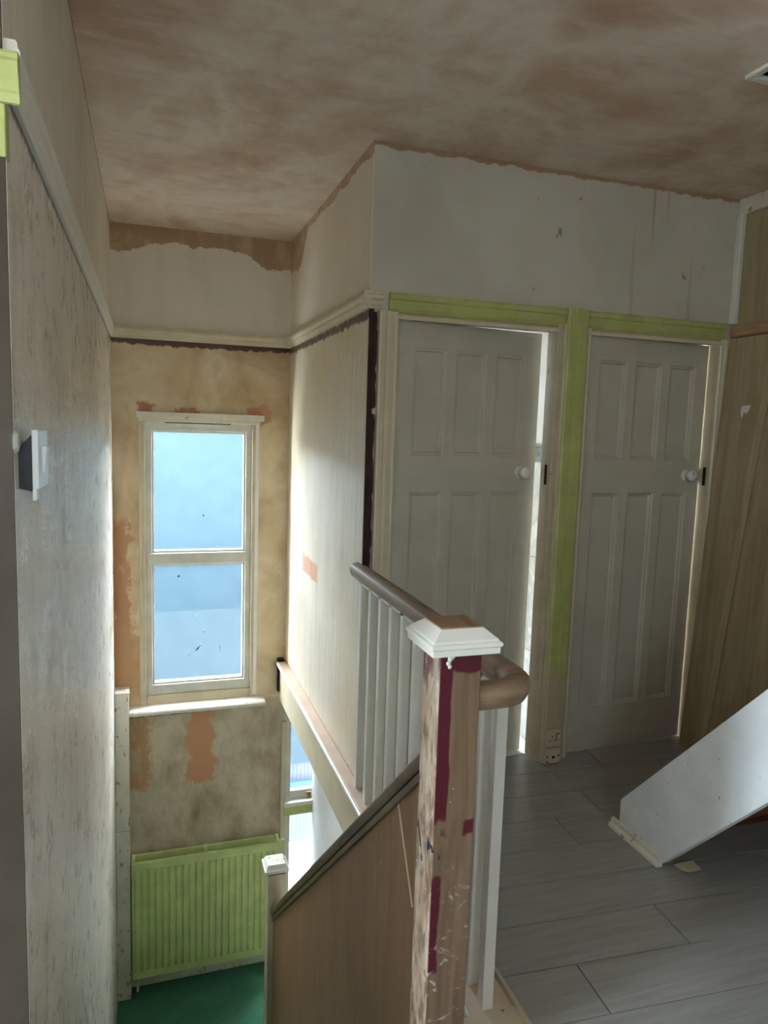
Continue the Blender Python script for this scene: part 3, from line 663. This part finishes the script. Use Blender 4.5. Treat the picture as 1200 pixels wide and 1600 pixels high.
# raw ragged strip at the end of the return wall
t8 = thing('trim_8', (XR, YD - .01, 0), 'dark ragged strip of torn plaster beside the first door frame', 'trim', S)
m = M(); seg_ = 60; pts = []
for i in range(seg_ + 1):
    z = .05 + (ZRB - .06) * i / seg_; pts.append((z, .893 + random.uniform(-.006, .006)))
for i in range(seg_):
    z0, a = pts[i]; z1, b_ = pts[i + 1]
    i0 = len(m.v); m.v += [(XR + .018, YD - .004, z0), (a, YD - .004, z0), (b_, YD - .004, z1), (XR + .018, YD - .004, z1), (XR + .018, YD + .001, z0), (a, YD + .001, z0), (b_, YD + .001, z1), (XR + .018, YD + .001, z1)]
    m.f += [tuple(i0 + k for k in q) for q in ((0, 1, 2, 3), (4, 7, 6, 5), (1, 5, 6, 2), (0, 3, 7, 4))]
build('torn_plaster', m, 'maroon_strip', t8)
build('corner_bead', bx(XR - .002, XR + .018, YD - .014, YD + .001, .01, ZRB), 'brown_void', t8, .003)
build('plaster_lump', M().lathe([(.002, -.012), (.010, -.010), (.013, 0), (.010, .012), (.002, .014)], (.888, YD - .004, 1.60), 'Z', 8), 'cream_worn', t8, 0, True)

# ------------------------------------------------------------------ doors
def arch_prof(w):      # architrave profile: u across from the opening edge, v proud of the wall
    return [(0, 0), (0, .014), (.008, .020), (.016, .016), (w * .45, .022), (w * .62, .022), (w * .68, .030), (w * .9, .034), (w, .030), (w, 0)]
def arch(parent, mat, w, side, xe, z0, z1, name='architrave'):
    return build(name, M().prism(arch_prof(w), lambda u, v, t: (xe + side * u, YD - v, t), z0, z1), mat, parent, 0)
def head(parent, mat, w, ze, x0, x1, name='architrave'):
    return build(name, M().prism(arch_prof(w), lambda u, v, t: (t, YD - v, ze + u), x0, x1), mat, parent, 0)

def door(name, xa, xb, angle, label):
    d = thing(name, (xa, YD + .012, 0), label, 'door', S)
    # frame lining and stops
    for x0, x1 in ((xa - .02, xa), (xb, xb + .02)):
        build('jamb', bx(x0, x1, YD - .004, YD + .07, 0, DT), 'cream_worn', d, .002)
    build('frame_head', bx(xa - .02, xb + .02, YD - .004, YD + .07, DT, DT + .02), 'cream_gloss', d, .002)
    # leaf, built closed then swung about its left edge into the room beyond
    lw, lh, th = (xb - xa) - .006, DT - .006, .038
    y0 = YD + .012; LX = xa + .003
    pw, gp = .160, .045; px = LX + (lw - 3 * pw - 2 * gp) / 2
    cols = [(px + k * (pw + gp), px + k * (pw + gp) + pw) for k in range(3)]; rows = [(.214, 1.267), (1.419, 1.879)]
    m = M(); zb = .003
    xs = [LX] + [v for c in cols for v in c] + [LX + lw]; zs = [zb, rows[0][0], rows[0][1], rows[1][0], rows[1][1], zb + lh]
    for z0, z1 in ((zs[0], zs[1]), (zs[2], zs[3]), (zs[4], zs[5])): m.box(LX, LX + lw, y0, y0 + th, z0, z1)
    for z0, z1 in rows:
        for k in (0, 2, 4, 6): m.box(xs[k], xs[k + 1], y0, y0 + th, z0, z1)
    def cut(mb):      # swing
        ca_, sa_ = math.cos(angle), math.sin(angle)
        mb.v = [(LX + (x - LX) * ca_ - (y - y0) * sa_, y0 + (x - LX) * sa_ + (y - y0) * ca_, z) for x, y, z in mb.v]; return mb
    leaf = build('leaf', cut(m), 'door_white', d)
    for z0, z1 in rows:
        for x0, x1 in cols:
            p = M(); g = .016; s1 = .010; s2 = .005
            R_ = []
            for ins, dy in ((0, 0.0), (.004, .001), (.008, .007), (.014, .008), (.020, .018)):
                R_.append([(x0 + ins, y0 + dy, z0 + ins), (x1 - ins, y0 + dy, z0 + ins), (x1 - ins, y0 + dy, z1 - ins), (x0 + ins, y0 + dy, z1 - ins)])
            p.rings(R_, cap=False); i = len(p.v) - 4; p.f.append((i, i + 1, i + 2, i + 3))
            i = len(p.v); p.v += [(x0, y0 + th - .008, z0), (x1, y0 + th - .008, z0), (x1, y0 + th - .008, z1), (x0, y0 + th - .008, z1)]; p.f.append((i + 3, i + 2, i + 1, i))
            build('panel', cut(p), 'door_white', leaf)
    kx, kz = LX + lw - .085, 1.352
    kn = build('knob', cut(M().lathe([(.002, -.062), (.016, -.060), (.025, -.052), (.028, -.042), (.024, -.030), (.012, -.022), (.011, -.008), (.026, -.006), (.028, .0)], (kx, y0, kz), 'Y', 24)), 'white_gloss', leaf, 0, True)
    build('keyhole_plate', cut(M().lathe([(.001, -.004), (.016, -.004), (.018, 0)], (kx + .045, y0, kz + .004), 'Y', 16)), 'door_white', leaf, 0, True)
    build('latch', cut(bx(LX + lw - .001, LX + lw + .004, y0 + .008, y0 + .03, kz - .035, kz + .035)), 'brass', leaf, .001)
    # keep on the jamb
    build('keep_plate', bx(xb - .0025, xb, YD + .012, YD + .03, kz - .05, kz + .04), 'hole_dark', d)
    for z in (.25, 1.0, 1.75): build('hinge', M().lathe([(.006, 0), (.006, .09)], (xa + .001, y0 - .004, z - .045), 'Z', 10), 'cream_gloss', d, 0, True)
    return d
d1 = door('door_1', D1A, D1B, math.radians(7.4), 'white six-panel door standing ajar with a bright gap, nearest the stairwell')
d2 = door('door_2', D2A, D2B, math.radians(3.4), 'white six-panel door pushed nearly shut beside the wood-effect boards')
arch(d1, 'cream_gloss', .088, -1, D1A, 0, DT + .02)
hd = head(d1, 'lime', .075, DT + .018, D1A - .045, 1.79)
build('head_mould', M().prism([(-.008, -.008), (.014, -.008), (.014, .012), (.007, .020), (-.008, .018)], lambda u, v, t: (t, YD - v, DT + u), D1A - .004, D1B + .004), 'cream_gloss', d1)
head(d2, 'lime', .075, DT + .018, 1.79, XW - .06)
build('head_mould', M().prism([(-.008, -.008), (.014, -.008), (.014, .012), (.007, .020), (-.008, .018)], lambda u, v, t: (t, YD - v, DT + u), D2A - .004, D2B + .004), 'cream_gloss', d2)
arch(d2, 'cream_gloss', .070, 1, D2B, 0, DT + .02)
# boxed post between the doors
t9 = thing('trim_9', (1.79, YD, 0), 'lime painted boxed post between the two panelled doors', 'door post', S)
build('architrave', M().prism([(0, 0), (0, .016), (.004, .022), (.008, .018), (.012, .030), (.017, .026), (.021, .042), (.026, .044), (.026, 0)], lambda u, v, t: (D1B + .000 + u, YD - v, t), 0, DT + .03), 'cream_worn', t9)
build('face_board', M().prism([(1.748, 0), (1.748, .050), (1.756, .056), (1.776, .056), (1.779, .050), (1.800, .050), (1.803, .056), (1.812, .056), (1.815, .050), (1.838, .050), (1.841, .046), (1.850, .046), (1.856, .040), (1.856, 0)], lambda u, v, t: (u, YD - v, t), 0, DT + .095), 'lime_post', t9)
build('architrave', M().prism([(0, 0), (0, .014), (.008, .018), (.016, .016), (.024, .026), (.039, .034), (.039, 0)], lambda u, v, t: (D2A - u, YD - v, t), 0, DT + .02), 'cream_gloss', t9)

# sockets at the foot of the post
sk = thing('wall_socket', (1.79, YD - .055, .085), 'cream switched wall socket at the foot of the lime post, upper of two plates', 'socket')
SY = YD - .0565
build('faceplate', bx(1.752, 1.830, SY - .012, SY, .084, .168), 'cream_worn', sk, .004)
for u, v, w_, h_ in ((1.781, .128, .004, .010), (1.767, .112, .009, .004), (1.792, .112, .009, .004)): build('pin_hole', bx(u, u + w_, SY - .0128, SY - .011, v, v + h_), 'hole_dark', sk)
build('rocker', M().prism([(.118, 0), (.118, .004), (.142, .008), (.146, .006), (.146, 0)], lambda u, v, t: (t, SY - .012 - v, u), 1.806, 1.820), 'cream_gloss', sk, .001)
build('rocker_edge', bx(1.803, 1.823, SY - .0128, SY - .011, .115, .149), 'hole_dark', sk)
tp = thing('telephone_socket', (1.79, YD - .055, 0), 'dirty cream telephone socket just above the floor under the wall socket', 'socket')
build('faceplate', bx(1.752, 1.830, SY - .014, SY, .004, .076), 'cream_worn', tp, .004)
build('jack_cover', bx(1.777, 1.806, SY - .018, SY - .013, .022, .058), 'cream_gloss', tp, .002)
build('jack_hole', bx(1.783, 1.798, SY - .0186, SY - .0175, .030, .042), 'hole_dark', tp)
for u, v in ((1.762, .040), (1.821, .040), (1.762, .014)): build('screw', M().lathe([(.001, -.002), (.004, -.0015), (.0042, 0)], (u, SY - .014, v), 'Y', 10), 'hole_dark', tp, 0, True)

# ------------------------------------------------------------------ radiator
rd = thing('radiator', (.345, YB - .07, -2.0), 'lime green ribbed double-panel radiator on the half landing wall', 'radiator')
RXA, RXB, RZA, RZB = -.106, .828, -1.975, -1.195
def rib_panel(yf, yb, front):
    m = M(); n = 22; prof = []; p_ = (RXB - RXA - .03) / n; s = -1 if front else 1
    prof.append((RXA, yf - s * .0))
    for k in range(n):
        x = RXA + .015 + k * p_
        prof += [(x + p_ * .10, yf), (x + p_ * .20, yf + s * .011), (x + p_ * .80, yf + s * .011), (x + p_ * .90, yf)]
    prof += [(RXB, yf)]
    prof = prof + [(x, yb) for x in (RXB, RXA)]
    # body between plain top and bottom bands
    m.prism(prof, lambda u, v, t: (u, v, t), RZA + .05, RZB - .05)
    m.box(RXA, RXB, min(yf, yb) - (.008 if front else 0), max(yf, yb), RZB - .052, RZB).box(RXA, RXB, min(yf, yb) - (.008 if front else 0), max(yf, yb), RZA, RZA + .052)
    return m
FP = YB - .13
build('front_panel', rib_panel(FP, FP + .016, True), 'radiator', rd, .002)
build('rear_panel', rib_panel(YB - .030, YB - .046, False), 'radiator', rd, .002)
for x in (RXA, .335, RXB - .03): build('top_bracket', bx(x, x + .022, FP + .005, YB - .03, RZB - .012, RZB + .004), 'radiator', rd, .002)
build('side_cheek', bx(RXA, RXA + .008, FP + .01, YB - .03, RZA + .1, RZB - .1), 'radiator', rd)
build('side_cheek', bx(RXB - .008, RXB, FP + .01, YB - .03, RZA + .1, RZB - .1), 'radiator', rd)
build('bleed_valve', M().lathe([(.009, 0), (.009, .022), (.006, .024), (.006, .034)], (RXB, YB - .062, RZB - .03), 'X', 12), 'white_gloss', rd, 0, True)
for x in (RXA + .1, RXB - .1): build('wall_bracket', bx(x - .015, x + .015, YB - .032, YB - .001, RZA + .1, RZB - .1), 'white_gloss', rd)
for x in (RXA + .03, RXB - .03): build('pipe', M().lathe([(.008, 0), (.008, RZA + .03 - ZH)], (x, YB - .06, ZH), 'Z', 12), 'white_gloss', rd, 0, True)
o = build('baseboard_back', M().prism([(0, ZH), (.018, ZH), (.018, ZH + .10), (.010, ZH + .12), (0, ZH + .12)], lambda u, v, t: (t, YB - u, v), XL + .08, XU), 'white_worn', None, .002, base=(.4, YB, ZH)); tag(o, 'worn white skirting board under the radiator', 'skirting', S)
pb = thing('pipe_boxing', (XL + .04, YB - .06, ZH), 'tall white pipe boxing with flaking paint in the corner left of the radiator', 'pipe boxing')
build('front_board', bx(XL + .001, XL + .082, YB - .115, YB - .10, ZH - .0, -.985 - .002), 'white_worn', pb, .003)
build('front_board', bx(XL + .001, XL + .082, YB - .115, YB - .10, -.985, -.115), 'white_worn', pb, .003)
build('side_board', bx(XL + .066, XL + .082, YB - .0995, YB - .001, ZH, -.115), 'white_worn', pb, .002)
build('top_board', bx(XL + .001, XL + .086, YB - .119, YB - .001, -.115, -.098), 'sill_paint', pb, .003)

# ------------------------------------------------------------------ light switch on the left wall
sw = thing('light_switch', (XL, 1.30, 1.41), 'loose white light switch plate on a black back box on the left wall', 'light switch')
SY0, SY1 = 1.275, 1.37
build('back_box', M().prism([(XL - .001, 1.418), (XL + .020, 1.412), (XL + .020, 1.505), (XL - .001, 1.478)], lambda u, v, t: (u, t, v), SY0, SY1), 'black_plastic', sw, .001)
fp = build('faceplate', bx(XL + .020, XL + .030, SY0 - .004, SY1 + .012, 1.416, 1.512), 'switch_white', sw, .002)
build('rocker', M().prism([(XL + .030, 1.44), (XL + .034, 1.44), (XL + .038, 1.485), (XL + .030, 1.485)], lambda u, v, t: (u, t, v), SY0 + .035, SY0 + .06), 'switch_white', fp, .001)
build('hanging_tab', bx(XL + .020, XL + .026, SY0 - .004, SY0 + .026, 1.398, 1.417), 'switch_white', sw, .001)
build('filler_blob', M().lathe([(.003, .008), (.014, .006), (.019, 0)], (XL, 1.245, 1.492), 'X', 10), 'mastic', sw, 0, True)
# the passage that opens left of the viewer, lit by an added unseen window
q = M(); x0, x1, y0, y1 = -3.0, XL - W, -.3, YC; SW0, SW1 = .10, .95
q.box(x0, x1, y0 - .1, y0, 0, 2.66)
q.box(x0 - .1, x0, y0, y1, 0, .45).box(x0 - .1, x0, y0, y1, 2.35, 2.66).box(x0 - .1, x0, y0, SW0, .45, 2.35).box(x0 - .1, x0, SW1, y1, .45, 2.35)
o = build('wall_passage', q, 'plain_white'); tag(o, 'pale walls of the side passage out of view on the left', 'wall', S)
o = build('wall_passage_corner', M().box(x0, x1, YC - .006, YC + .1, 0, ZC - .001).box(x1, XL - .001, YC - .006, YC - .001, 0, ZC - .001), 'shade_brown'); tag(o, 'end of the left wall where the side passage begins, its shade painted in dark brown', 'wall', S)  # dark facing: the shade of this end is put into its colour
o = build('ceiling_passage', bx(x0 - .1, x1, y0 - .1, y1 + .1, ZC, ZC + .05), 'ceiling'); tag(o, 'ceiling of the side passage', 'ceiling', S)
o = build('floor_passage', bx(x0 - .1, XL, y0 - .1, y1 + .1, -.1, 0), 'plank'); tag(o, 'floor of the side passage', 'floor', S)
o = build('trim_10', M().prism(RP, lambda u, v, t: (t, YC - .006 - u * .6, v - .025), x0, XL + .022), 'lime', None, 0, base=(XL, YC, ZRB)); tag(o, 'lime green picture rail stub at the top left corner', 'picture rail', S)
o = build('trim_11', bx(XL - .10, XL + .002, YC - .009, YC + .02, ZRB - .10, ZRB - .025), 'lime', None, .002, base=(XL, YC, ZRB - .10)); tag(o, 'lime paint lapped below the picture rail stub at far left', 'trim', S)
w6 = thing('window_fill_passage', (x0, .6, .45), 'clear unseen window added in the side passage for light from the left', 'window', S)
build('frame', M().ring('X', SW0, SW1, .45, 2.35, .05, x0 - .08, x0 - .02), 'white_gloss', w6, .003)
build('pane', bx(x0 - .052, x0 - .048, SW0 + .05, SW1 - .05, .5, 2.3), 'glass', w6)

# ------------------------------------------------------------------ wood-effect boards on the right
def lx(z): return 2.548 + .0515 * z          # leaning face
bdl = thing('wood_effect_board', (2.56, 2.75, 0), 'tall wood-effect board leaning against the wall next to the second door', 'board')
def lean(name, mat, parent, yt0, yt1, yb0, yb1, z0, z1, off, th):
    m = M(); i = 0
    P = [(lx(z0) - off, yb0, z0), (lx(z0) - off, yb1, z0), (lx(z1) - off, yt1, z1), (lx(z1) - off, yt0, z1)]
    Q = [(x + th, y, z) for x, y, z in P]
    m.v = P + Q; m.f = [(0, 1, 2, 3), (7, 6, 5, 4), (0, 4, 5, 1), (1, 5, 6, 2), (2, 6, 7, 3), (3, 7, 4, 0)]
    return build(name, m, mat, parent, .001)
lean('sheet', 'oak_board', bdl, 2.828, 2.560, 2.828, 2.690, .001, 2.008, 0, .012)
lean('edge_strip', 'oak_strip', bdl, 2.575, 2.535, 2.700, 2.660, .001, 2.008, .003, .010)
sc_ = build('torn_label', M().prism([(2.690, 1.63), (2.684, 1.662), (2.672, 1.652), (2.655, 1.668), (2.648, 1.690), (2.662, 1.692), (2.700, 1.688), (2.702, 1.652)], lambda u, v, t: (lx(v) - t, u, v), .0002, .0012), 'old_white', bdl, 0, label='torn scrap of white label')
bd2 = thing('wood_effect_board', (2.56, 2.2, 0), 'wider wood-effect board leaning behind the white loft stair string', 'board')
lean('sheet', 'oak_board', bd2, 2.532, 1.20, 2.657, 1.20, .001, 2.008, 0, .012)
bd3 = build('wood_effect_board', bx(XW - .014, XW - .002, YK, YD - .037, ZRT - .006, ZC - .076), 'oak_board', None, .001, base=(XW, 2.0, ZRT)); tag(bd3, 'dark wood-effect sheet above the timber rail in the upper right corner', 'board')

# ------------------------------------------------------------------ loft staircase
ls = thing('loft_staircase', (2.1, 2.2, 0), 'steep loft staircase with a broad white painted string, rising towards the viewer', 'stairs')
TS = 1.075
def sp(y): return .128 + TS * (2.229 - y)
yt = -.30
prof = [(2.229, .004), (2.229, .120), (2.218, .135), (yt, sp(yt)), (yt, sp(yt) - .37), (1.985, .004)]
stg = build('string', M().prism(prof, lambda u, v, t: (t, u, v), 1.75, 1.785), 'old_white', ls, .003, label='broad white string with dents')
for (y, z) in ((2.14, .115), (1.99, .235), (1.80, .43), (1.87, .26)):
    build('filled_nail', M().lathe([(.002, -.0015), (.007, -.001), (.009, .0)], (1.75, y, z), 'X', 12), 'old_white', stg, 0, True)
build('string', M().prism(prof, lambda u, v, t: (t, u, v), 2.50, 2.535), 'string_dark', ls, .003, label='dark inner string')
ng = 10
for i in range(ng):
    z = (i + 1) * .215; y = 2.13 - i * .20
    build('tread', bx(1.785, 2.50, y - .235, y + .012, z - .030, z), 'tread_wood', ls, .004)
    build('riser', bx(1.785, 2.50, y - .012, y, z - .215 if i else .002, z - .031), 'tread_wood', ls)
build('foot_moulding', M().prism([(0, 0), (-.026, 0), (-.024, .010), (-.014, .020), (-.012, .034), (0, .036)], lambda u, v, t: (1.75 + u, t, v), 1.975, 2.262), 'white_worn', ls, .001)
build('foot_block', M().prism([(1.975, .0), (1.94, .0), (1.90, .016), (1.95, .022)], lambda u, v, t: (t, u, v), 1.80, 1.86), 'cream_worn', ls, .002)

# ------------------------------------------------------------------ outside the stair windows
ob = thing('outbuilding', (1.0, 6.6, -3.4), 'pale corrugated outbuilding wall seen through the lower window', 'outbuilding')
prof = []; n = 160; x0, x1 = -1.5, 4.5
for k in range(n * 2 + 1):
    x = x0 + (x1 - x0) * k / (n * 2); prof.append((x, 6.6 + (.004 if k % 2 else -.004)))
prof += [(x1, 6.75), (x0, 6.75)]
build('corrugated_sheet', M().prism(prof, lambda u, v, t: (u, v, t), -2.55, -1.72), 'lilac_sheet', ob)
build('wall', M().prism([(6.55, -1.72), (6.55, -.15), (6.75, -.40), (6.75, -1.72)], lambda u, v, t: (t, u, v), x0, x1), 'lilac_wall', ob)
build('drain_pipe', M().lathe([(.045, -1.5), (.045, 3.0)], (1.0, 6.50, -1.92), 'X', 14), 'pale_blue', ob, 0, True)
fr_ = build('flat_roof', bx(-1.5, 4.5, YB + .25, 6.62, -2.75, -2.62), 'outside_white', None, base=(1.5, 5.5, -2.75)); tag(fr_, 'bright flat roof outside below the lower window', 'roof')

nb = thing('pane_backdrop', (1.0, 8.2, -3.4), 'added dark blue wall behind the frosted window, setting the tone of its panes', 'backdrop')  # wall added behind the pane to set its brightness, sky left open above
build('wall', bx(-5, 7, 8.2, 8.4, -3.4, 1.62), 'backdrop_blue', nb)
build('coping', bx(-5, 7, 8.16, 8.44, 1.62, 1.68), 'backdrop_blue', nb, .005)
